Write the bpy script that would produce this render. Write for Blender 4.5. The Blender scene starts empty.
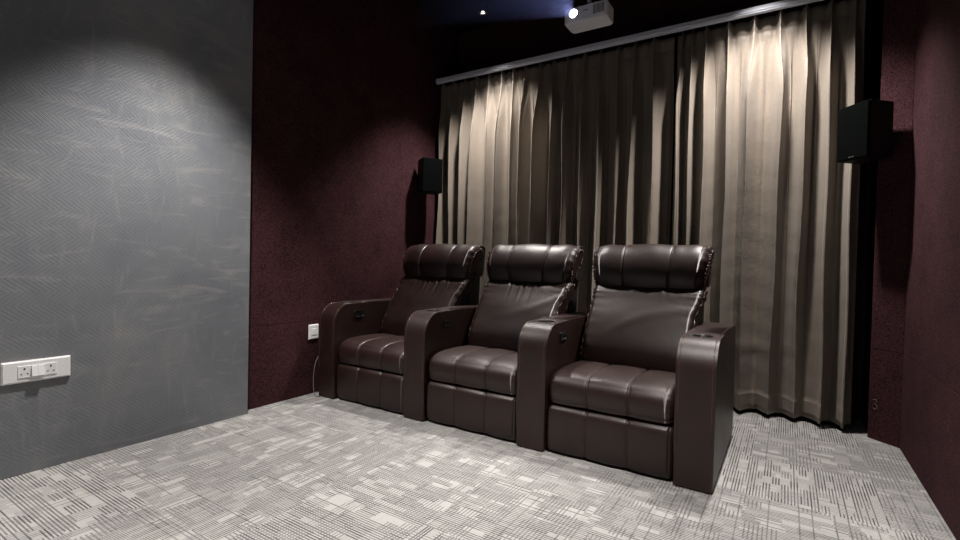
import bpy, bmesh, math, random
from mathutils import Vector, Matrix
random.seed(7)
S = bpy.context.scene
COL = S.collection
PI = math.pi

# ------------------------------------------------------------------ camera
F_PX = 485.35
cam_d = bpy.data.cameras.new('camera')
cam_d.sensor_width = 36.0
cam_d.lens = F_PX / 960 * 36.0
cam_d.clip_start = 0.02
cam = bpy.data.objects.new('camera', cam_d)
COL.objects.link(cam)
R = Matrix(((0.84401927, -0.02978892, 0.53548491),
            (0.53580696, 0.00347927, -0.84433334),
            (0.02328868, 0.99955016, 0.01889768)))
cam.matrix_world = Matrix.Translation((0, 0, 1.0)) @ R.to_4x4()
S.camera = cam

# ------------------------------------------------------------------ light
S.view_settings.view_transform = 'Standard'
S.view_settings.look = 'None'
S.view_settings.exposure = 0.0
S.view_settings.gamma = 1.0
S.view_settings.use_curve_mapping = False

W = bpy.data.worlds.new('world')
S.world = W
W.use_nodes = True
W.node_tree.nodes['Background'].inputs[0].default_value = (0.80, 0.86, 1.0, 1)
W.node_tree.nodes['Background'].inputs[1].default_value = 0.035

LAMP_Z = 3.03
def spot(name, loc, power, angle=74, blend=0.35, color=(1.0, 0.935, 0.885), rot=(0, 0, 0), radius=0.055):
    d = bpy.data.lights.new(name, 'SPOT')
    d.energy = power
    d.spot_size = math.radians(angle)
    d.spot_blend = blend
    d.color = color
    d.shadow_soft_size = radius
    o = bpy.data.objects.new(name, d)
    COL.objects.link(o)
    o.location = loc
    o.rotation_euler = rot
    return o
BACK_W = 350
FRONT_W = 385
spot('ceiling_spot_light', (-2.182, 3.394, LAMP_Z), BACK_W, 90, 0.78)
spot('ceiling_spot_light', (-0.20, 3.394, LAMP_Z), BACK_W, 90, 0.78)
for lx in (-2.20, -0.20):
    for ly in (1.25, -0.95):
        spot('ceiling_spot_light', (lx, ly, LAMP_Z - 0.15), FRONT_W, 78, 0.7)
        spot('ceiling_spot_spill', (lx, ly, LAMP_Z), FRONT_W * 0.008, 158, 0.6)

# ------------------------------------------------------------------ node helpers
def new_mat(name, color=(0.5, 0.5, 0.5), rough=0.5, metal=0.0, spec=0.5):
    m = bpy.data.materials.new(name)
    m.use_nodes = True
    b = m.node_tree.nodes['Principled BSDF']
    b.inputs['Base Color'].default_value = (*color, 1)
    b.inputs['Roughness'].default_value = rough
    b.inputs['Metallic'].default_value = metal
    b.inputs['Specular IOR Level'].default_value = spec
    return m, m.node_tree, b

class G:
    """small shorthand for building node graphs"""
    def __init__(self, nt):
        self.nt = nt
    def n(self, t, **kw):
        nd = self.nt.nodes.new(t)
        for k, v in kw.items():
            setattr(nd, k, v)
        return nd
    def link(self, a, b):
        self.nt.links.new(a, b)
    def m(self, op, a, b=None, c=None, clamp=False):
        nd = self.n('ShaderNodeMath', operation=op)
        nd.use_clamp = clamp
        for i, v in enumerate((a, b, c)):
            if v is None: continue
            if isinstance(v, (int, float)):
                nd.inputs[i].default_value = v
            else:
                self.link(v, nd.inputs[i])
        return nd.outputs[0]
    def xyz(self, scale=None):
        tc = self.n('ShaderNodeTexCoord')
        sp = self.n('ShaderNodeSeparateXYZ')
        self.link(tc.outputs['Object'], sp.inputs[0])
        return tc.outputs['Object'], sp.outputs[0], sp.outputs[1], sp.outputs[2]
    def comb(self, x, y, z=0.0):
        nd = self.n('ShaderNodeCombineXYZ')
        for i, v in enumerate((x, y, z)):
            if isinstance(v, (int, float)): nd.inputs[i].default_value = v
            else: self.link(v, nd.inputs[i])
        return nd.outputs[0]
    def white(self, vec):
        nd = self.n('ShaderNodeTexWhiteNoise', noise_dimensions='3D')
        self.link(vec, nd.inputs['Vector'])
        return nd.outputs['Value']
    def noise(self, vec, scale, detail=2, rough=0.5, dist=0.0):
        nd = self.n('ShaderNodeTexNoise')
        nd.inputs['Scale'].default_value = scale
        nd.inputs['Detail'].default_value = detail
        nd.inputs['Roughness'].default_value = rough
        nd.inputs['Distortion'].default_value = dist
        if vec is not None: self.link(vec, nd.inputs['Vector'])
        return nd.outputs['Fac']
    def ramp(self, fac, stops):
        nd = self.n('ShaderNodeValToRGB')
        e = nd.color_ramp.elements
        while len(e) < len(stops): e.new(0.5)
        for el, (p, c) in zip(e, stops):
            el.position = p
            el.color = (*c, 1) if len(c) == 3 else c
        self.link(fac, nd.inputs[0])
        return nd.outputs[0]
    def mix(self, fac, a, b, blend='MIX'):
        nd = self.n('ShaderNodeMix', data_type='RGBA', blend_type=blend)
        for i, v in ((0, fac), (6, a), (7, b)):
            if isinstance(v, (int, float)): nd.inputs[i].default_value = v
            elif isinstance(v, tuple): nd.inputs[i].default_value = (*v, 1)
            else: self.link(v, nd.inputs[i])
        return nd.outputs[2]
    def bump(self, h, strength, dist, bsdf):
        nd = self.n('ShaderNodeBump')
        nd.inputs['Strength'].default_value = strength
        nd.inputs['Distance'].default_value = dist
        self.link(h, nd.inputs['Height'])
        self.link(nd.outputs[0], bsdf.inputs['Normal'])

# ------------------------------------------------------------------ materials
def mat_carpet():
    m, nt, b = new_mat('carpet', rough=0.95, spec=0.1)
    g = G(nt)
    v, x, y, z = g.xyz()
    T = 0.50
    tx = g.m('FLOOR', g.m('DIVIDE', g.m('ADD', x, 0.13), T)); ty = g.m('FLOOR', g.m('DIVIDE', g.m('ADD', y, 0.07), T))
    r1 = g.white(g.comb(tx, ty, 1.0)); r2 = g.white(g.comb(tx, ty, 2.0)); r3 = g.white(g.comb(tx, ty, 3.0))
    turn = g.m('GREATER_THAN', r3, 0.5)             # tiles are laid quarter-turned at random
    def sel(a, b_):
        return g.m('ADD', g.m('MULTIPLY', a, g.m('SUBTRACT', 1.0, turn)), g.m('MULTIPLY', b_, turn))
    p = sel(x, y); q = sel(y, x)                    # p: across the stripes, q: along them
    tid = g.m('ADD', g.m('MULTIPLY', tx, 7.31), g.m('MULTIPLY', ty, 3.17))
    def stripes(c, period, width):
        ph = g.m('DIVIDE', c, period)
        fr = g.m('FRACT', ph); cell = g.m('FLOOR', ph)
        t = g.m('ABSOLUTE', g.m('SUBTRACT', fr, 0.5))
        return g.m('SUBTRACT', 1.0, g.m('MULTIPLY', g.m('SUBTRACT', t, width), 9.0, clamp=True), clamp=True), cell
    sA, cA = stripes(p, 0.0120, 0.16)
    sB, cB = stripes(q, 0.0150, 0.12)
    # blocks of yarn: in some the stripes show, some are plain light, some plain mid grey
    bp = g.m('FLOOR', g.m('DIVIDE', p, 0.0360)); off = g.m('MULTIPLY', g.white(g.comb(bp, 5.0, tid)), 0.3)
    bq = g.m('FLOOR', g.m('DIVIDE', g.m('ADD', q, off), 0.085))
    bq2 = g.m('FLOOR', g.m('DIVIDE', q, 0.0600)); bp2 = g.m('FLOOR', g.m('DIVIDE', g.m('ADD', p, g.m('MULTIPLY', g.white(g.comb(9.0, bq2, tid)), 0.2)), 0.071))
    ra = g.white(g.comb(bp, bq, tid)); rb = g.white(g.comb(bp2, bq2, g.m('ADD', tid, 4.0)))
    mA = g.m('LESS_THAN', ra, g.m('ADD', 0.64, g.m('MULTIPLY', r1, 0.30)))
    mB = g.m('LESS_THAN', rb, g.m('ADD', 0.10, g.m('MULTIPLY', r2, 0.55)))
    la = g.m('ADD', 0.50, g.m('MULTIPLY', g.white(g.comb(cA, bq, 11.0)), 0.5))
    A = g.m('MULTIPLY', g.m('MULTIPLY', sA, mA), la)
    B = g.m('MULTIPLY', g.m('MULTIPLY', sB, mB), 0.62)
    wa = g.m('LESS_THAN', g.white(g.comb(cA, tid, 17.0)), 0.25); wb = g.m('LESS_THAN', g.white(g.comb(tid, cB, 19.0)), 0.16)
    A2 = g.m('MULTIPLY', g.m('MULTIPLY', sA, wa), 0.75); B2 = g.m('MULTIPLY', g.m('MULTIPLY', sB, wb), 0.55)
    D = g.m('MAXIMUM', g.m('MAXIMUM', A, B), g.m('MAXIMUM', A2, B2))
    mid = g.m('MULTIPLY', g.m('GREATER_THAN', rb, 0.78), 0.16)
    D = g.m('ADD', D, mid, clamp=True)
    yarn = g.noise(v, 420, 2, 0.7)
    mott = g.noise(v, 60, 3, 0.7)
    D = g.m('ADD', D, g.m('MULTIPLY', g.m('SUBTRACT', yarn, 0.5), 0.7), clamp=True)
    D = g.m('ADD', D, g.m('MULTIPLY', g.m('SUBTRACT', mott, 0.5), 0.5), clamp=True)
    c = g.mix(D, (0.350, 0.347, 0.335), (0.053, 0.052, 0.055))
    g.link(c, b.inputs['Base Color'])
    h = g.m('SUBTRACT', g.m('MULTIPLY', yarn, 0.6), D)
    g.bump(h, 0.5, 0.003, b)
    return m

def mat_wallpaper():
    m, nt, b = new_mat('grey_wallpaper', rough=0.42, spec=0.45)
    g = G(nt)
    v, x, y, z = g.xyz()
    # zigzag lines that run up the wall
    fz = g.m('FRACT', g.m('DIVIDE', z, 0.125))
    tri = g.m('MULTIPLY', g.m('ABSOLUTE', g.m('SUBTRACT', fz, 0.5)), 0.150)
    s = g.m('FRACT', g.m('DIVIDE', g.m('ADD', y, tri), 0.0235))
    t = g.m('ABSOLUTE', g.m('SUBTRACT', s, 0.5))
    line = g.m('SUBTRACT', 1.0, g.m('MULTIPLY', t, 7.0), clamp=True)
    cloud = g.noise(v, 1.6, 5, 0.6, 0.6)
    base = g.ramp(cloud, [(0.30, (0.138, 0.150, 0.170)), (0.55, (0.178, 0.190, 0.206)), (0.75, (0.232, 0.235, 0.235))])
    # worn streaks and smears
    mp = g.n('ShaderNodeMapping'); mp.inputs['Scale'].default_value = (1, 1.0, 4.5); mp.inputs['Rotation'].default_value = (0.25, 0, 0)
    g.link(v, mp.inputs[0])
    st = g.noise(mp.outputs[0], 2.6, 6, 0.65, 1.6)
    stm = g.m('MULTIPLY', g.m('SUBTRACT', st, 0.53), 4.5, clamp=True)
    mp2 = g.n('ShaderNodeMapping'); mp2.inputs['Scale'].default_value = (1, 5.0, 1.2); mp2.inputs['Location'].default_value = (3, 1, 7)
    g.link(v, mp2.inputs[0])
    st2 = g.noise(mp2.outputs[0], 2.2, 6, 0.65, 2.0)
    stm2 = g.m('MULTIPLY', g.m('SUBTRACT', st2, 0.54), 4.5, clamp=True)
    wear = g.m('MAXIMUM', stm, g.m('MULTIPLY', stm2, 0.7))
    c = g.mix(g.m('MULTIPLY', wear, 0.6), base, (0.30, 0.298, 0.288))
    c = g.mix(g.m('MULTIPLY', line, 0.34), c, (0.085, 0.082, 0.085))
    g.link(c, b.inputs['Base Color'])
    rr = g.m('ADD', 0.40, g.m('MULTIPLY', cloud, 0.2))
    g.link(rr, b.inputs['Roughness'])
    g.bump(g.m('ADD', g.m('MULTIPLY', line, -1.0), g.m('MULTIPLY', wear, 0.5)), 0.35, 0.002, b)
    return m

def mat_felt(name, c0, c1):
    m, nt, b = new_mat(name, rough=0.97, spec=0.08)
    g = G(nt)
    v, x, y, z = g.xyz()
    fine = g.noise(v, 120, 3, 0.8)
    big = g.noise(v, 4.5, 4, 0.6)
    f = g.m('ADD', g.m('MULTIPLY', fine, 0.85), g.m('MULTIPLY', big, 0.2))
    c = g.ramp(f, [(0.36, c0), (0.68, c1)])
    g.link(c, b.inputs['Base Color'])
    g.bump(fine, 0.6, 0.002, b)
    return m

def mat_leather(name, c0, c1, rough=0.44):
    m, nt, b = new_mat(name, rough=rough, spec=0.55)
    g = G(nt)
    v, x, y, z = g.xyz()
    vo = g.n('ShaderNodeTexVoronoi'); vo.inputs['Scale'].default_value = 260
    g.link(v, vo.inputs['Vector'])
    n1 = g.noise(v, 9, 3, 0.55)
    c = g.ramp(n1, [(0.35, c0), (0.7, c1)])
    g.link(c, b.inputs['Base Color'])
    rr = g.m('ADD', rough - 0.05, g.m('MULTIPLY', n1, 0.12))
    g.link(rr, b.inputs['Roughness'])
    h = g.m('ADD', g.m('MULTIPLY', vo.outputs['Distance'], 0.35), g.m('MULTIPLY', g.noise(v, 22, 3, 0.5), 1.2))
    g.bump(h, 0.16, 0.004, b)
    return m

def mat_curtain():
    m, nt, b = new_mat('curtain_satin', rough=0.55, spec=0.35)
    g = G(nt)
    v, x, y, z = g.xyz()
    w = g.n('ShaderNodeTexNoise'); w.inputs['Scale'].default_value = 9
    mp = g.n('ShaderNodeMapping'); mp.inputs['Scale'].default_value = (2.6, 2.6, 1.5)
    g.link(v, mp.inputs[0])
    cr = g.noise(mp.outputs[0], 12, 5, 0.6, 1.2)
    weave = g.noise(v, 600, 1, 0.5)
    c = g.ramp(g.noise(v, 3, 3), [(0.3, (0.168, 0.141, 0.113)), (0.7, (0.202, 0.171, 0.139))])
    g.link(c, b.inputs['Base Color'])
    b.inputs['Sheen Weight'].default_value = 0.15
    g.bump(g.m('ADD', cr, g.m('MULTIPLY', weave, 0.08)), 0.42, 0.006, b)
    return m

M = {}
M['carpet'] = mat_carpet()
M['wallpaper'] = mat_wallpaper()
M['felt'] = mat_felt('burgundy_felt', (0.006, 0.0024, 0.0030), (0.083, 0.0330, 0.0390))
M['black_felt'] = mat_felt('black_felt', (0.010, 0.006, 0.008), (0.022, 0.012, 0.017))
M['ceiling'] = mat_felt('black_ceiling', (0.006, 0.005, 0.006), (0.014, 0.010, 0.013))
M['leather'] = mat_leather('brown_leather', (0.0125, 0.0040, 0.0029), (0.0195, 0.0062, 0.0045))
M['piping'] = mat_leather('leather_piping', (0.050, 0.025, 0.021), (0.075, 0.040, 0.034), 0.3)
M['stitch'] = new_mat('thread', (0.070, 0.040, 0.034), 0.5)[0]
M['vinyl'] = mat_leather('black_leather', (0.006, 0.005, 0.005), (0.010, 0.008, 0.008), 0.5)
M['curtain'] = mat_curtain()
M['plastic_black'] = new_mat('black_plastic', (0.010, 0.010, 0.011), 0.38)[0]
M['plastic_white'] = new_mat('white_plastic', (0.80, 0.81, 0.82), 0.38)[0]
M['pin_hole'] = new_mat('socket_hole', (0.012, 0.012, 0.012), 0.7)[0]
M['alu'] = new_mat('aluminium', (0.74, 0.78, 0.88), 0.5, 0.1)[0]
M['chrome'] = new_mat('chrome', (0.8, 0.8, 0.8), 0.12, 1.0)[0]
M['metal_dark'] = new_mat('dark_metal', (0.006, 0.006, 0.006), 0.6, 0.0, 0.2)[0]
M['cabinet'] = new_mat('speaker_cabinet', (0.004, 0.004, 0.004), 0.6, 0, 0.2)[0]
M['projector'] = new_mat('projector_shell', (0.82, 0.83, 0.88), 0.45)[0]
M['chalk'] = new_mat('chalk', (0.20, 0.18, 0.18), 0.9)[0]
M['cord'] = new_mat('grey_cord', (0.16, 0.16, 0.17), 0.5)[0]
m, nt, b = new_mat('grille_cloth', (0.018, 0.020, 0.019), 1.0, 0, 0.0)
g = G(nt); v, x, y, z = g.xyz()
nn = g.noise(v, 260, 2, 0.7)
g.link(g.ramp(nn, [(0.35, (0.001, 0.0012, 0.0012)), (0.7, (0.0065, 0.0078, 0.0074))]), b.inputs['Base Color'])
g.bump(nn, 0.5, 0.002, b)
M['grille'] = m
def emit(name, col, st):
    m = bpy.data.materials.new(name); m.use_nodes = True
    b = m.node_tree.nodes['Principled BSDF']
    b.inputs['Base Color'].default_value = (*col, 1)
    b.inputs['Emission Color'].default_value = (*col, 1)
    b.inputs['Emission Strength'].default_value = st
    return m
M['lamp_glow'] = emit('lamp_glow', (1.0, 0.93, 0.85), 3.0)
M['lens_glow'] = emit('lens_glow', (0.72, 0.82, 1.0), 14.0)
m = bpy.data.materials.new('dusty_air'); m.use_nodes = True
nt = m.node_tree
nt.nodes.remove(nt.nodes['Principled BSDF'])
vs = nt.nodes.new('ShaderNodeVolumeScatter')
vs.inputs['Density'].default_value = 0.028
vs.inputs['Anisotropy'].default_value = 0.2
nt.links.new(vs.outputs[0], nt.nodes['Material Output'].inputs['Volume'])
M['haze'] = m

# ------------------------------------------------------------------ mesh helpers
def obj(name, bm, mat, parent=None, smooth=True, loc=None, rot=None):
    me = bpy.data.meshes.new(name)
    bmesh.ops.recalc_face_normals(bm, faces=bm.faces[:])
    bm.to_mesh(me); bm.free()
    for p in me.polygons: p.use_smooth = smooth
    for mm in (mat if isinstance(mat, (list, tuple)) else [mat]): me.materials.append(mm)
    o = bpy.data.objects.new(name, me)
    COL.objects.link(o)
    if parent: o.parent = parent
    if loc: o.location = loc
    if rot: o.rotation_euler = rot
    return o

def tag(o, label=None, cat=None, group=None, kind=None):
    if label: o['label'] = label
    if cat: o['category'] = cat
    if group: o['group'] = group
    if kind: o['kind'] = kind
    return o

def thing(name, label, cat, loc=(0, 0, 0), rotz=0, group=None):
    o = bpy.data.objects.new(name, None)
    o.empty_display_size = 0.1
    COL.objects.link(o)
    o.location = loc; o.rotation_euler = (0, 0, rotz)
    return tag(o, label, cat, group)

def box(bm, x0, x1, y0, y1, z0, z1, bev=0.0, seg=2):
    r = bmesh.ops.create_cube(bm, size=1)
    vs = r['verts']
    for v in vs:
        v.co = Vector((x0 + (v.co.x + .5) * (x1 - x0), y0 + (v.co.y + .5) * (y1 - y0), z0 + (v.co.z + .5) * (z1 - z0)))
    if bev:
        es = list({e for v in vs for e in v.link_edges})
        bmesh.ops.bevel(bm, geom=es, offset=bev, segments=seg, affect='EDGES', profile=0.5)

def tube(bm, pts, r, n=8, closed=False, rfun=None):
    pts = [Vector(p) for p in pts]
    N = len(pts); rings = []
    prev = None
    for i, p in enumerate(pts):
        a = pts[(i - 1) % N] if (closed or i > 0) else p
        c = pts[(i + 1) % N] if (closed or i < N - 1) else p
        t = (c - a).normalized()
        ref = prev if prev is not None else (Vector((0, 0, 1)) if abs(t.z) < .9 else Vector((1, 0, 0)))
        u = (ref - t * ref.dot(t)).normalized()
        prev = u
        w = t.cross(u)
        rr = r if rfun is None else rfun(i / max(1, N - 1)) * r
        rings.append([bm.verts.new(p + (u * math.cos(2 * PI * k / n) + w * math.sin(2 * PI * k / n)) * rr) for k in range(n)])
    for i in range(N if closed else N - 1):
        A = rings[i]; B = rings[(i + 1) % N]
        for k in range(n):
            bm.faces.new((A[k], A[(k + 1) % n], B[(k + 1) % n], B[k]))
    if not closed:
        bm.faces.new(rings[0][::-1]); bm.faces.new(rings[-1])

def lathe(bm, prof, n=32, center=(0, 0, 0)):
    cx, cy, cz = center
    rings = []
    for r, z in prof:
        if r < 1e-6: rings.append([bm.verts.new((cx, cy, cz + z))])
        else: rings.append([bm.verts.new((cx + r * math.cos(2 * PI * k / n), cy + r * math.sin(2 * PI * k / n), cz + z)) for k in range(n)])
    for A, B in zip(rings, rings[1:]):
        for k in range(n):
            k2 = (k + 1) % n
            if len(A) == 1 and len(B) == 1: continue
            if len(A) == 1: bm.faces.new((A[0], B[k], B[k2]))
            elif len(B) == 1: bm.faces.new((A[k], A[k2], B[0]))
            else: bm.faces.new((A[k], A[k2], B[k2], B[k]))

def catmull(pts, per=6):
    N = len(pts); out = []
    for i in range(N):
        p0, p1, p2, p3 = (Vector(pts[(i + j - 1) % N]) for j in range(4))
        for k in range(per):
            t = k / per
            out.append(0.5 * ((2 * p1) + (p2 - p0) * t + (2 * p0 - 5 * p1 + 4 * p2 - p3) * t * t + (3 * p1 - p0 - 3 * p2 + p3) * t ** 3))
    return out

def normals2(c):
    N = len(c); out = []
    area = sum(c[i].x * c[(i + 1) % N].y - c[(i + 1) % N].x * c[i].y for i in range(N))
    sgn = 1 if area > 0 else -1
    for i in range(N):
        t = (c[(i + 1) % N] - c[i - 1]).normalized()
        out.append(Vector((t.y, -t.x)) * sgn)
    return out

def pillow(prof, x0, x1, endr, seams=(), groove=0.008, puff=0.008, extra=None, nx=60, per=6, taper=None):
    """a stuffed cushion: the closed (y,z) profile swept along x, rounded ends, seam grooves"""
    c = catmull(prof, per); nr = normals2(c); N = len(c)
    bm = bmesh.new()
    xs = set()
    Wd = x1 - x0
    for i in range(9): xs.add(x0 + endr * (1 - math.cos(i / 8 * PI / 2))); xs.add(x1 - endr * (1 - math.cos(i / 8 * PI / 2)))
    for i in range(nx + 1): xs.add(x0 + endr + (Wd - 2 * endr) * i / nx)
    for s in seams:
        for d in (-.012, -.007, -.0035, 0, .0035, .007, .012): xs.add(x0 + Wd * s + d)
    xs = sorted(xs)
    bounds = [0.0] + sorted(seams) + [1.0]
    rings = []
    cm = sum(c, Vector((0, 0))) / N
    for x in xs:
        dx = min(x - x0, x1 - x)
        ins = endr - math.sqrt(max(0, endr ** 2 - (endr - dx) ** 2)) if dx < endr else 0
        u = (x - x0) / Wd
        gv = sum(math.exp(-((x - x0 - Wd * s) / 0.0055) ** 2) for s in seams) * groove
        pf = 0
        for a, b2 in zip(bounds, bounds[1:]):
            if a <= u <= b2: pf = puff * math.sin(PI * (u - a) / (b2 - a)) ** 0.75 if 0 < (u - a) < (b2 - a) else 0
        ring = []
        for i in range(N):
            off = -ins - gv + pf + (extra(i / N, u, dx, c[i]) if extra else 0)
            p = c[i] + nr[i] * off
            ring.append(bm.verts.new((x + (taper(x, p.y) if taper else 0), p.x, p.y)))
        rings.append(ring)
    for A, B in zip(rings, rings[1:]):
        for k in range(N):
            bm.faces.new((A[k], A[(k + 1) % N], B[(k + 1) % N], B[k]))
    bm.faces.new(rings[0][::-1]); bm.faces.new(rings[-1])
    return bm, c, nr

# ------------------------------------------------------------------ setting
XL, XP, XR = -2.92, -2.855, 0.56
ZC = 3.32
Y0 = -2.2
def struct(name, bm, mat, parent=None, smooth=False):
    o = obj(name, bm, mat, parent, smooth)
    if not parent: o['kind'] = 'structure'
    return o
bm = bmesh.new(); box(bm, -3.05, 0.70, Y0, 4.25, -0.06, 0.0); struct('floor', bm, M['carpet'])
bm = bmesh.new(); box(bm, -3.05, 0.70, Y0, 4.25, ZC, ZC + 0.06); struct('ceiling', bm, M['ceiling'])
# left wall: burgundy felt in a low and a high board, the joint between them a real slot
def slab(bm, x0, x1, y0, y1, z0, z1): box(bm, x0, x1, y0, y1, z0, z1, 0.0015, 1)
bm = bmesh.new()
slab(bm, XL - .06, XL, 1.805, 4.1, 0.0, 0.534); slab(bm, XL - .06, XL, 1.805, 4.1, 0.537, ZC)
struct('wall_left', bm, M['felt'])
# grey wallpapered panel wall standing forward of the felt
bm = bmesh.new(); box(bm, XP - .12, XP, Y0, 1.80, 0.0, ZC, 0.002, 1); struct('wall_left_front', bm, M['wallpaper'])
bm = bmesh.new(); box(bm, XP - .115, XP - 0.012, 1.80, 1.806, 0.0, ZC); struct('trim_1', bm, M['black_felt'])
# right wall
bm = bmesh.new()
slab(bm, XR, XR + .06, Y0, 3.567, 0.0, 0.534)
slab(bm, XR, XR + .06, Y0, 3.105, 0.537, ZC); slab(bm, XR + .001, XR + .06, 3.107, 3.567, 0.537, ZC)
struct('wall_right', bm, M['felt'])
# slanted end board between the right wall and the curtain recess
def prism(bm, poly, z0, z1):
    lo = [bm.verts.new((x, y, z0)) for x, y in poly]; hi = [bm.verts.new((x, y, z1)) for x, y in poly]
    n = len(poly)
    for i in range(n): bm.faces.new((lo[i], lo[(i + 1) % n], hi[(i + 1) % n], hi[i]))
    bm.faces.new(lo[::-1]); bm.faces.new(hi)
bm = bmesh.new()
poly = [(XR - .001, 3.569), (0.430, 3.688), (0.445, 3.705), (0.50, 3.705), (XR + .05, 3.66), (XR + .05, 3.569)]
prism(bm, poly, 0, 0.534); prism(bm, poly, 0.537, ZC)
wc = struct('wall_right_corner', bm, M['felt'])
bm = bmesh.new(); prism(bm, [(0.445, 3.706), (0.50, 3.706), (0.50, 4.1), (0.445, 4.1)], 0, ZC); struct('wall_right_recess', bm, M['black_felt'])
bm = bmesh.new(); box(bm, XL - .06, XR + .06, 4.1, 4.16, 0, ZC); struct('wall_back', bm, M['felt'])

# chalk number scribbled on the slanted board
n2 = Vector((-0.675, -0.738, 0)).normalized(); t2 = Vector((0.738, -0.675, 0)).normalized()
cpt = Vector((0.456, 3.664, 0.20)) + n2 * 0.0012
pp = [(-.012, .030), (-.004, .037), (.008, .036), (.011, .026), (.004, .016), (-.006, .012), (.006, .010), (.014, .002), (.013, -.012), (.004, -.020), (-.008, -.016)]
bm = bmesh.new(); tube(bm, [cpt + t2 * a + Vector((0, 0, b_)) for a, b_ in pp], 0.0011, 5)
tag(obj('chalk_mark', bm, M['chalk']), 'thin chalk figure three scribbled low on the dark slanted wall corner', 'mark')

# ------------------------------------------------------------------ curtain track
tr = thing('curtain_track', 'silver aluminium curtain track running above the pleated curtains', 'curtain track', (0, 0, 0))
TX0, TX1, TY = -2.90, 0.42, 3.735
bm = bmesh.new()
box(bm, TX0, TX1, TY - .018, TY + .018, 2.692, 2.737, 0.004, 2)
box(bm, TX0, TX1, TY - .022, TY - .014, 2.703, 2.712, 0.002, 1)
obj('rail', bm, M['alu'], tr, False)
bm = bmesh.new(); box(bm, TX0 - .008, TX0, TY - .021, TY + .021, 2.690, 2.739, 0.003, 2); obj('end_cap', bm, M['alu'], tr, False)
for i in range(4):
    x = -2.7 + i * 0.98
    bm = bmesh.new(); box(bm, x - .015, x + .015, TY, 4.1, 2.737, 2.745); box(bm, x - .015, x + .015, 4.09, 4.1, 2.70, 2.80)
    obj('bracket', bm, M['metal_dark'], tr, False)

# ------------------------------------------------------------------ curtains
def sstep(a, b, x):
    t = min(1, max(0, (x - a) / (b - a))); return t * t * (3 - 2 * t)
def curtain(name, label, pleats, xa, xb, seed, ztop=2.689, zbot=0.030):
    rnd = random.Random(seed)
    P = [xa] + pleats + [xb]
    nP = len(pleats)
    amp = [rnd.uniform(0.75, 1.15) for _ in range(nP + 2)]
    lean = [rnd.uniform(-0.020, 0.020) for _ in range(nP + 2)]
    skew = [rnd.uniform(-0.5, 0.5) for _ in range(nP + 2)]
    ph1 = [rnd.uniform(0, 6.28) for _ in range(nP + 2)]
    # columns: between every two ridges a valley
    cols = []
    K = 30
    for i in range(nP):
        l = P[i]; r = P[i + 2]; c = P[i + 1]
        a = (l + c) / 2 if i > 0 else xa
        b_ = (c + r) / 2 if i < nP - 1 else xb
        for k in range(K):
            u = k / K
            ph = -PI + 2 * PI * u
            x = a + (c - a) * (u * 2) if u < .5 else c + (b_ - c) * (u * 2 - 1)
            cols.append((i, ph, x))
    cols.append((nP - 1, PI, xb))
    rows = []
    nz = 74
    for j in range(nz + 1):
        t = j / nz
        z = ztop - (ztop - zbot) * (t ** 1.0)
        rows.append(z)
    rows += [2.60, 2.59, 2.575, 0.142, 0.136, 0.130]
    rows = sorted(set(rows), reverse=True)
    bm = bmesh.new(); grid = []
    for z in rows:
        d = ztop - z
        op = sstep(0.08, 0.55, d)                   # how far the fold has opened
        row = []
        for (i, ph, x) in cols:
            cth = math.cos(ph)
            A = 0.132 * amp[i] * (0.86 + 0.10 * math.sin(z * 1.7 + ph1[i]) + 0.05 * math.sin(z * 4.1 + 2 * ph1[i]))
            # open fold: rounded ridge with steep flanks and a flatter valley
            q = 0.5 + 0.5 * cth
            ridge = math.tanh(4.2 * (q - 0.60)) * 0.5 + 0.5
            ridge = (ridge - 0.0064) / 0.96
            xo = (0.016 + 0.008 * skew[i]) * math.sin(2 * ph) * -1.0 * op
            xo += lean[i] * op * (0.5 + 0.5 * cth) * (0.6 + 0.5 * math.sin(z * 1.1 + ph1[i])) * 1.2
            xo += 0.004 * math.sin(z * 5.0 + ph1[i] * 3) * op * (0.5 + 0.5 * cth)
            yo = A * ridge + 0.006 * math.sin(3 * ph + ph1[i] + 0.8 * z) + 0.004 * math.sin(5 * ph + 2 * ph1[i] - 1.3 * z)
            # pinch pleat at the heading
            pin = 0.042 * math.exp(-(ph / 0.30) ** 2) + 0.010 * math.exp(-((abs(ph) - 0.55) / 0.16) ** 2)
            sag = -0.014 * math.exp(-((abs(ph) - 1.4) / 0.7) ** 2) * (1 - sstep(0.0, 0.35, d))
            ytop = 0.036 + pin + sag
            yv = ytop * (1 - op) + (yo + 0.0) * op
            zz = z
            if z > 2.55:                               # heading edge dips a little between the hooks
                zz = z - (0.009 * (1 - math.exp(-(ph / 1.0) ** 2))) * (1 - sstep(0, 0.1, d))
            if 2.58 < z < 2.592: yv -= 0.003 * (1 - op)
            if z < 0.139: yv += 0.0035                 # doubled hem cloth
            # slight cross creases
            yv += 0.0011 * math.sin(41 * z + 3 * x + 5 * math.sin(7 * x)) * op * sstep(0.3, 1.6, d)
            yv += 0.006 * math.exp(-((z - 0.47 - 0.01 * math.sin(9 * x)) / 0.012) ** 2) * op
            edge = 1.0
            row.append(bm.verts.new((x + xo, 3.818 - yv, zz)))
        grid.append(row)
    for A_, B_ in zip(grid, grid[1:]):
        for k in range(len(A_) - 1):
            bm.faces.new((A_[k], A_[k + 1], B_[k + 1], B_[k]))
    o = obj(name, bm, M['curtain'])
    md = o.modifiers.new('solid', 'SOLIDIFY'); md.thickness = 0.0022; md.offset = 1
    return tag(o, label, 'curtain', 'pleated curtains')
rr = random.Random(3)
pl = []
x = -2.85
while x < -0.80:
    pl.append(x); x += 0.131 + rr.uniform(-.017, .017)
pl[-1] = min(pl[-1], -0.79)
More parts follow.
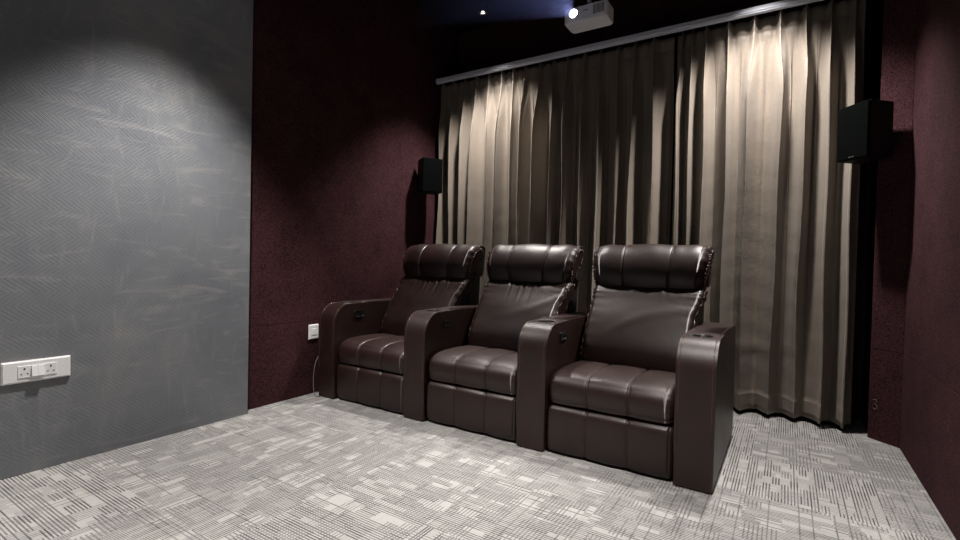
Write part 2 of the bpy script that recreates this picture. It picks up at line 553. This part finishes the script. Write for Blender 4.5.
curtain('curtain', 'wide left curtain of taupe satin behind the leftmost and middle recliners', pl, -2.895, -0.752, 5)
plr = [-0.695, -0.625, -0.535, -0.395, -0.240, -0.090, 0.052, 0.185, 0.305]
curtain('curtain', 'narrower right curtain of taupe satin between the rightmost recliner and the right wall', plr, -0.730, 0.355, 11)

# ------------------------------------------------------------------ recliners
YF = 2.325
X0 = -2.836
PITCH = 0.807
AW = 0.167
SX0, SX1 = AW + 0.004, PITCH - 0.004

def arm_profile(inset=0.0):
    pts = [(0.0, 0.006), (0.0, 0.20), (0.0, 0.38), (0.0, 0.515)]
    R_ = 0.145
    for i in range(1, 13):
        a = i / 12 * PI / 2 * 0.955
        pts.append((R_ * 0.92 * (1 - math.cos(a)), 0.5225 + R_ * math.sin(a)))
    pts += [(0.22, 0.6690), (0.35, 0.6690), (0.55, 0.6680), (0.75, 0.6670), (0.875, 0.665), (0.897, 0.655), (0.905, 0.63), (0.905, 0.3), (0.905, 0.006)]
    return pts
def arm_bm():
    bm = bmesh.new(); pr = arm_profile()
    A = [bm.verts.new((0, y, z)) for y, z in pr]; B = [bm.verts.new((AW, y, z)) for y, z in pr]
    n = len(pr)
    for i in range(n): bm.faces.new((A[i], B[i], B[(i + 1) % n], A[(i + 1) % n]))
    f1 = bm.faces.new(A); f2 = bm.faces.new(B[::-1])
    es = [e for e in bm.edges if (all(v in A for v in e.verts) or all(v in B for v in e.verts))]
    bmesh.ops.bevel(bm, geom=es, offset=0.017, segments=5, affect='EDGES', profile=0.55)
    return bm
_tmp = []
def make_arm_mesh():
    """arm with a real round well for the cup holder"""
    a = obj('armrest', arm_bm(), M['leather'], smooth=True)
    cbm = bmesh.new(); lathe(cbm, [(0, -0.075), (0.043, -0.075), (0.043, 0.08), (0, 0.08)], 40, (AW / 2, 0.185, 0.6675))
    cut = obj('cutter', cbm, M['plastic_black'])
    md = a.modifiers.new('b', 'BOOLEAN'); md.object = cut; md.operation = 'DIFFERENCE'; md.solver = 'EXACT'
    bpy.context.view_layer.update()
    dg = bpy.context.evaluated_depsgraph_get()
    me = bpy.data.meshes.new_from_object(a.evaluated_get(dg))
    a.modifiers.clear(); a.data = me
    me.materials.clear(); me.materials.append(M['leather'])
    for p in me.polygons:
        p.use_smooth = True; p.material_index = 0
    try: me.set_sharp_from_angle(angle=math.radians(40))
    except Exception: pass
    bpy.data.objects.remove(cut)
    return a
arm0 = make_arm_mesh()
arm_mesh = arm0.data
bpy.data.objects.remove(arm0)

def add_arm(root, x, control=True):
    a = bpy.data.objects.new('armrest', arm_mesh); COL.objects.link(a); a.parent = root; a.location = (x, 0, 0)
    # piping along both long edges
    pr = [p for p in arm_profile()][1:-2]
    for sx, dx in ((-1, 0.0135), (1, AW - 0.0135)):
        bm = bmesh.new()
        pts = []
        for i, (y, z) in enumerate(pr):
            j0 = pr[max(0, i - 1)]; j1 = pr[min(len(pr) - 1, i + 1)]
            t = Vector((j1[0] - j0[0], j1[1] - j0[1])).normalized()
            nrm = Vector((-t.y, t.x))
            pts.append((dx, y + nrm.x * -0.0004, z + nrm.y * -0.0004))
        tube(bm, pts, 0.0021, 6)
        obj('piping', bm, M['piping'], a)
    cb = bmesh.new()
    c0 = (AW / 2, 0.185, 0.6675)
    lathe(cb, [(0.0, -0.072), (0.038, -0.072), (0.041, -0.02), (0.0425, 0.0012), (0.0445, 0.0026), (0.0480, 0.0018), (0.0485, -0.0008), (0.0445, -0.0010), (0.0425, -0.006), (0.0425, -0.0735), (0.0, -0.0735)], 40, c0)
    o = obj('cup_holder', cb, M['plastic_black'], a)
    o['label'] = 'black cup holder ring'
    if control:
        cb = bmesh.new()
        box(cb, AW - .002, AW + .0035, 0.182, 0.270, 0.570, 0.612, 0.010, 4)
        p = obj('control_panel', cb, M['plastic_black'], a); p['label'] = 'black control panel set in the inner side of the arm'
        for k, (yy, zz) in enumerate(((0.203, 0.592), (0.226, 0.592), (0.249, 0.592))):
            cb = bmesh.new(); box(cb, AW + .0025, AW + .0055, yy - .0075, yy + .0075, zz - .0095, zz + .0095, 0.0012, 1)
            obj('button', cb, M['metal_dark'], p, False)
        cb = bmesh.new(); box(cb, AW + .0030, AW + .0045, 0.205, 0.212, 0.5805, 0.583); obj('indicator', cb, M['plastic_white'], p, False)
    return a

def seam_lines(root, c, nr, xs, i0, i1, off=0.0, name='stitching'):
    N = len(c)
    for x in xs:
        bm = bmesh.new()
        lo = []; hi = []
        for dx in (-0.0048, 0.0048):
            pts = []
            for i in range(i0, i1 + 1):
                p = c[i % N] + nr[i % N] * (off)
                pts.append((x + dx, p.x, p.y))
            tube(bm, pts, 0.00085, 5)
            lo.append(pts[0])
        tube(bm, lo, 0.0008, 5)                       # the thread turns over at the end of the row
        obj(name, bm, M['stitch'], root)

def side_piping(root, c, nr, xs_, inset, wav=0.0, ph=0, x_in=0.006, r=0.004, taper=None):
    """a ruched welt round each end of a cushion"""
    N = len(c)
    for s, x in zip((1, -1), xs_):
        bm = bmesh.new()
        pts = []
        M_ = N * 3
        for i in range(M_):
            u = i / M_ * N; k = int(u); f = u - k
            p = c[k % N].lerp(c[(k + 1) % N], f); n_ = nr[k % N].lerp(nr[(k + 1) % N], f)
            w = wav * math.sin(i * 0.9 + ph) + wav * 0.6 * math.sin(i * 0.37 + ph * 2)
            q = p + n_ * (-inset + w * .8)
            pts.append((x + s * (x_in + wav * 1.0 * math.cos(i * 0.71 + ph)) + (taper(x, q.y) if taper else 0), q.x, q.y))
        tube(bm, pts, r, 7, closed=True)
        obj('welt', bm, M['piping'], root)

seat_prof = [(0.052, 0.264), (0.026, 0.282), (0.014, 0.330), (0.022, 0.378), (0.058, 0.410), (0.14, 0.425), (0.26, 0.427), (0.40, 0.421), (0.56, 0.412), (0.61, 0.400), (0.61, 0.300), (0.50, 0.262), (0.25, 0.258)]
foot_prof = [(0.040, 0.014), (0.020, 0.036), (0.014, 0.130), (0.016, 0.215), (0.030, 0.243), (0.058, 0.253), (0.10, 0.253), (0.125, 0.24), (0.130, 0.13), (0.125, 0.024), (0.09, 0.013)]
back_prof = [(0.460, 0.385), (0.425, 0.440), (0.440, 0.530), (0.515, 0.660), (0.606, 0.780), (0.650, 0.842), (0.690, 0.868), (0.735, 0.872), (0.765, 0.850), (0.740, 0.760), (0.690, 0.620), (0.650, 0.500), (0.620, 0.400), (0.570, 0.370)]
head_prof = [(0.745, 0.836), (0.712, 0.838), (0.680, 0.862), (0.660, 0.910), (0.655, 0.962), (0.670, 1.022), (0.702, 1.076), (0.745, 1.112), (0.788, 1.124), (0.826, 1.112), (0.848, 1.080), (0.842, 1.020), (0.820, 0.950), (0.790, 0.880)]
shell_prof = [(0.640, 0.10), (0.640, 0.30), (0.700, 0.60), (0.760, 0.85), (0.825, 1.06), (0.845, 1.098), (0.885, 1.108), (0.918, 1.092), (0.920, 1.04), (0.900, 0.85), (0.885, 0.55), (0.880, 0.30), (0.880, 0.10)]

def make_recliner(k, label, right_arm=False, seed=0):
    root = thing('recliner', label, 'recliner', (X0 + PITCH * k, YF, 0), 0, 'home cinema recliners')
    rnd = random.Random(100 + seed)
    wr = (0.6, 0.4, 0.10)[k]
    a1, a2, a3 = (rnd.uniform(0, 6.28) for _ in range(3))
    # base frame and feet
    bm = bmesh.new(); box(bm, SX0 + .01, SX1 - .01, 0.10, 0.86, 0.020, 0.262, 0.01, 2); obj('base', bm, M['vinyl'], root)
    for fx, fy in ((0.05, 0.06), (0.05, 0.84), (0.74, 0.10), (0.74, 0.82)):
        bm = bmesh.new(); lathe(bm, [(0, 0), (0.022, 0), (0.024, 0.02), (0, 0.02)], 16, (fx, fy, 0)); obj('foot', bm, M['plastic_black'], root)
    add_arm(root, 0.0)
    if right_arm:
        add_arm(root, PITCH, control=False)
        for fx, fy in ((PITCH + .09, 0.06), (PITCH + .09, 0.84)):
            bm = bmesh.new(); lathe(bm, [(0, 0), (0.022, 0), (0.024, 0.02), (0, 0.02)], 16, (fx, fy, 0)); obj('foot', bm, M['plastic_black'], root)
    seams = (0.335, 0.665)
    Wd = SX1 - SX0
    sx = [SX0 + Wd * s for s in seams]
    # seat
    def ex(s, u, dx, p):
        e = 0.0022 * math.exp(-dx / 0.03) * math.sin(s * 140 + a1)
        if p.y > 0.40: e += 0.005 * math.sin(PI * u)
        return e
    bm, c, nr = pillow(seat_prof, SX0, SX1, 0.040, seams, 0.006, 0.006, ex)
    o = obj('seat', bm, M['leather'], root)
    seam_lines(o, c, nr, sx, 3, 50, 0.0005)
    # footrest
    bm, c, nr = pillow(foot_prof, SX0, SX1, 0.022, seams, 0.005, 0.007, lambda s, u, dx, p: 0.0015 * math.exp(-dx / 0.03) * math.sin(s * 110 + a2))
    o = obj('footrest', bm, M['leather'], root)
    seam_lines(o, c, nr, sx, 4, 33, 0.0005)
    # lower back cushion
    def exb(s, u, dx, p):
        e = 0.006 * math.exp(-dx / 0.035) * math.sin(s * 190 + a1 + 3 * u)
        top = sstep(0.70, 0.86, p.y) * (1 if p.x < 0.72 else 0)
        e += wr * top * 0.0045 * (math.sin(u * 75 + a2) + 0.6 * math.sin(u * 118 + a3)) * math.exp(-((u - 0.55) / 0.26) ** 2)
        if p.x < 0.72:
            line = p.y - (0.60 + 0.22 * (u - 0.2) ** 1 + 0.02 * math.sin(6 * u + a3))
            e += 0.004 * math.exp(-(line / 0.018) ** 2) * sstep(0.15, 0.4, u)
            e += 0.012 * math.sin(PI * u) * math.sin(PI * min(1, max(0, (p.y - 0.40) / 0.46)))
        return e
    bx0, bx1 = SX0 + 0.022, SX1 - 0.003
    tb = lambda x, z: (1 if x > PITCH / 2 + AW / 2 else -0.15) * 0.032 * sstep(0.70, 0.84, z) * min(1, abs(x - PITCH / 2 - AW / 2) / 0.28)
    bm, c, nr = pillow(back_prof, bx0, bx1, 0.034, (), 0, 0.0, exb, nx=90, taper=tb)
    o = obj('back_cushion', bm, M['leather'], root)
    side_piping(o, c, nr, (bx0, bx1), 0.017, 0.0030, a1, 0.0035, 0.0042, tb)
    # head cushion
    hx0, hx1 = SX0 - 0.012, SX1 + 0.034
    hm = (hx0 + hx1) / 2
    th_ = lambda x, z: 0.05 * (x - hm) * (z - 1.0) / 0.12
    hse = (0.29, 0.70)
    def exh(s, u, dx, p):
        e = 0.012 * math.sin(PI * u) + 0.006 * math.exp(-dx / 0.022) * math.sin(s * 95 + a3 + 2.2 * math.sin(18 * u)) + 0.004 * math.exp(-dx / 0.05) * math.sin(s * 37 + a1)
        e += 0.0035 * sstep(1.02, 1.10, p.y) * math.sin(u * 34 + a2) * abs(u - 0.5) * 2
        return e
    bm, c, nr = pillow([(a_ + 0.026, b_ - 0.014) for a_, b_ in head_prof], hx0, hx1, 0.050, hse, 0.005, 0.009, exh, nx=90, taper=th_)
    o = obj('headrest', bm, M['leather'], root)
    seam_lines(o, c, nr, [hx0 + (hx1 - hx0) * s for s in hse], 6, 50, 0.0006)
    side_piping(o, c, nr, (hx0, hx1), 0.024, 0.0044, a2, 0.003, 0.0044, th_)
    # outer back shell
    bm, c, nr = pillow(shell_prof, SX0 + .002, SX1 - .002, 0.018, (), 0, 0, nx=12)
    o = obj('back_shell', bm, M['vinyl'], root); o['label'] = 'black outer back shell'
    # wings at the top corners of the shell
    for s in (-1, 1):
        bm = bmesh.new()
        xc = hx0 + .018 if s < 0 else hx1 - .018
        pr = [(0.775, 0.885), (0.795, 0.96), (0.815, 1.05), (0.815, 1.105), (0.850, 1.118), (0.895, 1.112), (0.912, 1.085), (0.905, 1.00), (0.880, 0.885)]
        b2, _, _ = pillow(pr, xc - .013, xc + .013, 0.008, (), 0, 0, nx=4)
        bm.free()
        obj('shell_wing', b2, M['vinyl'], root)
    return root
first_recliner = make_recliner(0, 'leftmost brown leather recliner, next to the burgundy wall with the white switch plate', False, 1)
make_recliner(1, 'middle brown leather recliner between the other two in the row', False, 2)
make_recliner(2, 'rightmost brown leather recliner, nearest the camera, its outer arm beside the open carpet', True, 3)

# ------------------------------------------------------------------ wall sockets
def plate(name, label, cat, y0, y1, z0, z1, xw, th=0.012, group=None):
    t = thing(name, label, cat, (xw, (y0 + y1) / 2, (z0 + z1) / 2), 0, group)
    w, h = (y1 - y0) / 2, (z1 - z0) / 2
    bm = bmesh.new(); box(bm, 0, th * .55, -w, w, -h, h, 0.003, 2); box(bm, th * .3, th, -w + .004, w - .004, -h + .004, h - .004, 0.003, 2)
    obj('faceplate', bm, M['plastic_white'], t, False)
    return t, w, h, th
t, w, h, th = plate('power_socket', 'wide white twin power socket plate on the grey wallpapered wall', 'socket', 0.657, 0.899, 0.412, 0.510, XP)
for sc in (-0.0455, 0.0455):
    bm = bmesh.new(); box(bm, th - .002, th + .0025, sc * 1.0 - .0225, sc + .0225, -0.027, 0.027, 0.0015, 2)
    so = obj('socket_insert', bm, M['plastic_white'], t, False)
    for (dy, dz, a, b_) in ((0, 0.0130, .0030, .0038), (-0.0105, -0.0095, .0026, .0022), (0.0105, -0.0095, .0026, .0022)):
        bm = bmesh.new(); box(bm, th + .002, th + .0031, sc + dy - a, sc + dy + a, dz - b_, dz + b_)
        obj('pin_hole', bm, M['pin_hole'], so, False)
for sc in (-0.0112, 0.0112):
    bm = bmesh.new()
    prism_pts = [(th - .001, -0.024), (th + .0135, -0.022), (th + .006, 0.024), (th - .001, 0.024)]
    A = [bm.verts.new((px, sc - .0108, pz)) for px, pz in prism_pts]; B = [bm.verts.new((px, sc + .0108, pz)) for px, pz in prism_pts]
    for i in range(4): bm.faces.new((A[i], A[(i + 1) % 4], B[(i + 1) % 4], B[i]))
    bm.faces.new(A[::-1]); bm.faces.new(B)
    obj('rocker_switch', bm, M['plastic_white'], t, False)
t, w, h, th = plate('switch_plate', 'small white socket plate on the burgundy wall beside the leftmost recliner', 'socket', 2.300, 2.388, 0.400, 0.508, XL)
bm = bmesh.new(); box(bm, th - .001, th + .003, -0.024, 0.024, -0.022, 0.022, 0.0015, 2); obj('rocker_switch', bm, M['plastic_white'], t, False)
# lead of the leftmost recliner, hanging outside its arm down to the carpet
pts = [(-.026, .10, .36), (-.027, .05, .31), (-.027, .005, .25), (-.027, -.012, .19), (-.028, -.017, .13), (-.028, -.017, .08), (-.026, -.014, .04), (-.021, -.012, .014), (-.012, -.016, .0045), (.008, -.020, .0045), (.030, -.016, .0045), (.045, -.008, .0045)]
P3 = [Vector(p) for p in pts]; fine = []
for i in range(len(P3) - 1):
    p0, p1, p2, p3 = P3[max(0, i - 1)], P3[i], P3[i + 1], P3[min(len(P3) - 1, i + 2)]
    for k in range(4):
        t_ = k / 4
        fine.append(0.5 * ((2 * p1) + (p2 - p0) * t_ + (2 * p0 - 5 * p1 + 4 * p2 - p3) * t_ * t_ + (3 * p1 - p0 - 3 * p2 + p3) * t_ ** 3))
bm = bmesh.new(); tube(bm, fine, 0.0028, 7)
obj('power_cord', bm, M['cord'], first_recliner)['label'] = 'thin grey power cord'

# ------------------------------------------------------------------ wall speakers
def speaker(label, corner, dirv, nrm, flip, wall_x, size=1.0, z0=1.6):
    """corner: front lower corner on the picture's left; dirv runs along the face, nrm out of the face"""
    root = thing('speaker', label, 'speaker', (corner[0], corner[1], z0), 0, 'wall speakers')
    d = Vector((*dirv, 0)).normalized(); n = Vector((*nrm, 0)).normalized()
    Mx = Matrix((( d.x, -n.x, 0, 0), (d.y, -n.y, 0, 0), (0, 0, 1, 0), (0, 0, 0, 1)))
    Wd, H, D = 0.187 * size, 0.303 * size, 0.170
    def put(name, bm, mat, par, smooth=False):
        bm.transform(Mx); return obj(name, bm, mat, par, smooth)
    bm = bmesh.new()
    # tapered cabinet: narrower at the back
    v = []
    for (x, y) in ((0, 0.012), (Wd, 0.012), (Wd - .006, D), (.006, D)):
        v.append(bm.verts.new((x, y, 0)))
    u = [bm.verts.new((q.co.x, q.co.y, H)) for q in v]
    for i in range(4): bm.faces.new((v[i], v[(i + 1) % 4], u[(i + 1) % 4], u[i]))
    bm.faces.new(v[::-1]); bm.faces.new(u)
    bmesh.ops.bevel(bm, geom=bm.edges[:], offset=0.003, segments=2, affect='EDGES')
    cab = put('cabinet', bm, M['cabinet'], root)
    bm = bmesh.new(); box(bm, 0.0015, Wd - .0015, 0, 0.0125, 0.0015, H - .0015, 0.004, 2); put('grille', bm, M['grille'], root)
    bm = bmesh.new(); box(bm, Wd / 2 - .016, Wd / 2 + .016, -0.0012, 0.001, 0.014, 0.0185); o = put('badge', bm, M['chrome'], root); o['label'] = 'small silver badge'
    # bracket back to the wall
    back = Vector((Wd / 2, D, H / 2))
    bw = Mx @ back
    bm = bmesh.new()
    tgt = Vector((wall_x - corner[0], bw.y + 0.012, H / 2))
    tube(bm, [bw - Vector((0, 0, 0)), bw.lerp(tgt, .5) + Vector((0, 0, -.01)), tgt], 0.010, 10)
    s = 1 if wall_x > corner[0] else -1
    box(bm, min(tgt.x, tgt.x - s * .006), max(tgt.x, tgt.x - s * .006), tgt.y - .025, tgt.y + .025, H / 2 - .05, H / 2 + .05)
    obj('wall_bracket', bm, M['metal_dark'], root)
    return root
speaker('black speaker on the left burgundy wall, above the leftmost recliner', (-2.739, 3.34), (.5505, .8348), (.8348, -.5505), 1, XL)
speaker('black speaker near the right wall, in front of the right end of the curtain', (0.2222, 3.567), (.656, -.755), (-.755, -.656), 1, XR, 1.043, 1.630)

# ------------------------------------------------------------------ ceiling spotlight seen above the curtain
t = thing('ceiling_spotlight', 'small black tube spotlight with a bright rim, hanging from the dark ceiling', 'light', (-2.182, 3.394, -0.04))
ZC_ = ZC + 0.04
bm = bmesh.new(); lathe(bm, [(0.034, 3.082), (0.0405, 3.075), (0.044, 3.080), (0.045, 3.09), (0.045, ZC_ - .001), (0.0, ZC_ - .001), ], 36)
lathe(bm, [(0.034, 3.082), (0.030, 3.14), (0.0, 3.14)], 36)
obj('housing', bm, M['metal_dark'], t)
bm = bmesh.new(); lathe(bm, [(0.0285, 3.088), (0.031, 3.082), (0.0335, 3.088), (0.0285, 3.12), (0.026, 3.12), (0.0285, 3.088)], 36); obj('reflector', bm, M['chrome'], t)
bm = bmesh.new(); lathe(bm, [(0, 3.094), (0.012, 3.094), (0.016, 3.103), (0.012, 3.112), (0, 3.115)], 24); obj('bulb', bm, M['lamp_glow'], t)

# ------------------------------------------------------------------ projector
PX0, PX1, PY0, PY1, PZ0, PZ1 = -1.352, -1.052, 3.133, 3.300, 2.635, 2.735
pj = thing('projector', 'white ceiling-mounted projector with its lens glowing, above the middle of the curtain', 'projector', ((PX0 + PX1) / 2, (PY0 + PY1) / 2, PZ0))
def loc(x, y, z): return (x - (PX0 + PX1) / 2, y - (PY0 + PY1) / 2, z - PZ0)
cx_, cy_ = (PX0 + PX1) / 2, (PY0 + PY1) / 2
hw, hd, hh = (PX1 - PX0) / 2, (PY1 - PY0) / 2, PZ1 - PZ0
bm = bmesh.new()
poly = [(-hw, -hd + .012), (-hw + .02, -hd), (hw - .02, -hd), (hw, -hd + .012), (hw, hd - .02), (hw - .02, hd), (-hw + .02, hd), (-hw, hd - .02)]
lo = [bm.verts.new((x * .985, y * .97, 0)) for x, y in poly]; hi = [bm.verts.new((x, y, hh)) for x, y in poly]
mid = [bm.verts.new((x, y, hh * .12)) for x, y in poly]
for A_, B_ in ((lo, mid), (mid, hi)):
    for i in range(8): bm.faces.new((A_[i], A_[(i + 1) % 8], B_[(i + 1) % 8], B_[i]))
bm.faces.new(lo[::-1]); bm.faces.new(hi)
bmesh.ops.bevel(bm, geom=bm.edges[:], offset=0.004, segments=2, affect='EDGES')
obj('body', bm, M['projector'], pj, False)
LX, LZ = -hw + .072, hh * .56
bm = bmesh.new()
lathe(bm, [(0.031, 0.0), (0.036, 0.0), (0.036, 0.012), (0.032, 0.014), (0.028, 0.010), (0.028, 0.004)], 36)
bm.transform(Matrix.Rotation(PI / 2, 4, 'X')); bm.transform(Matrix.Translation((LX, -hd + .001, LZ))); obj('lens_ring', bm, M['projector'], pj)
bm = bmesh.new(); lathe(bm, [(0, 0.010), (0.018, 0.0085), (0.0275, 0.004), (0.0275, 0.001), (0, 0.001)], 32)
bm.transform(Matrix.Rotation(PI / 2, 4, 'X')); bm.transform(Matrix.Translation((LX, -hd, LZ))); o = obj('lens', bm, M['lens_glow'], pj); o['label'] = 'glowing bluish white lens'
for i in range(9):
    bm = bmesh.new(); x = hw - .092 + i * .0085
    box(bm, x, x + .0042, -hd - .0012, -hd + .002, hh * .24, hh * .84)
    obj('vent_slot', bm, M['pin_hole'], pj, False)
bm = bmesh.new(); box(bm, -.012, .022, -hd - .0008, -hd + .001, hh * .60, hh * .66); obj('maker_mark', bm, M['cord'], pj, False)
bm = bmesh.new(); box(bm, -hw + .035, -hw + .105, -hd + .018, -hd + .042, -.0012, .002); o = obj('rating_label', bm, M['plastic_white'], pj, False)
bm = bmesh.new()
tube(bm, [(0, 0, hh + .012), (0, 0, ZC - PZ0 - .004)], 0.016, 16)
box(bm, -.05, .05, -.05, .05, ZC - PZ0 - .006, ZC - PZ0 - .0005)
mt = obj('ceiling_mount', bm, M['projector'], pj)
for sx_, sy_ in ((-.07, -.05), (.07, -.05), (0, .06)):
    bm = bmesh.new(); tube(bm, [(0, 0, hh + .018), (sx_ * .8, sy_ * .8, hh + .020), (sx_, sy_, hh + .012), (sx_, sy_, hh - .002)], 0.006, 8); obj('mount_arm', bm, M['projector'], mt)
# the projector's own light and the dusty air it passes through
lens_w = Vector((cx_ + LX, PY0 - .016, PZ0 + LZ))
dirb = Vector((0, -1, -0.20)).normalized()
sp = spot('projector_light', lens_w, 105, 44, 0.1, (0.36, 0.42, 1.0), radius=0.01)
sp.rotation_euler = dirb.to_track_quat('-Z', 'Y').to_euler()
bm = bmesh.new()
r0 = 0.03; L_ = 1.15
q0 = [(-r0, 0, -r0), (r0, 0, -r0), (r0, 0, r0), (-r0, 0, r0)]
dv = [(-.34, -1, -.40), (.34, -1, -.40), (.34, -1, 0.0), (-.34, -1, 0.0)]
A_ = [bm.verts.new(lens_w + Vector(q)) for q in q0]
B_ = [bm.verts.new(lens_w + Vector(q) + Vector(d) * L_) for q, d in zip(q0, dv)]
for i in range(4): bm.faces.new((A_[i], A_[(i + 1) % 4], B_[(i + 1) % 4], B_[i]))
bm.faces.new(A_[::-1]); bm.faces.new(B_)
hz = tag(obj('projector_beam_haze', bm, M['haze'], smooth=False), 'faint blue dusty haze in the beam leaving the projector lens', 'haze', kind='stuff')
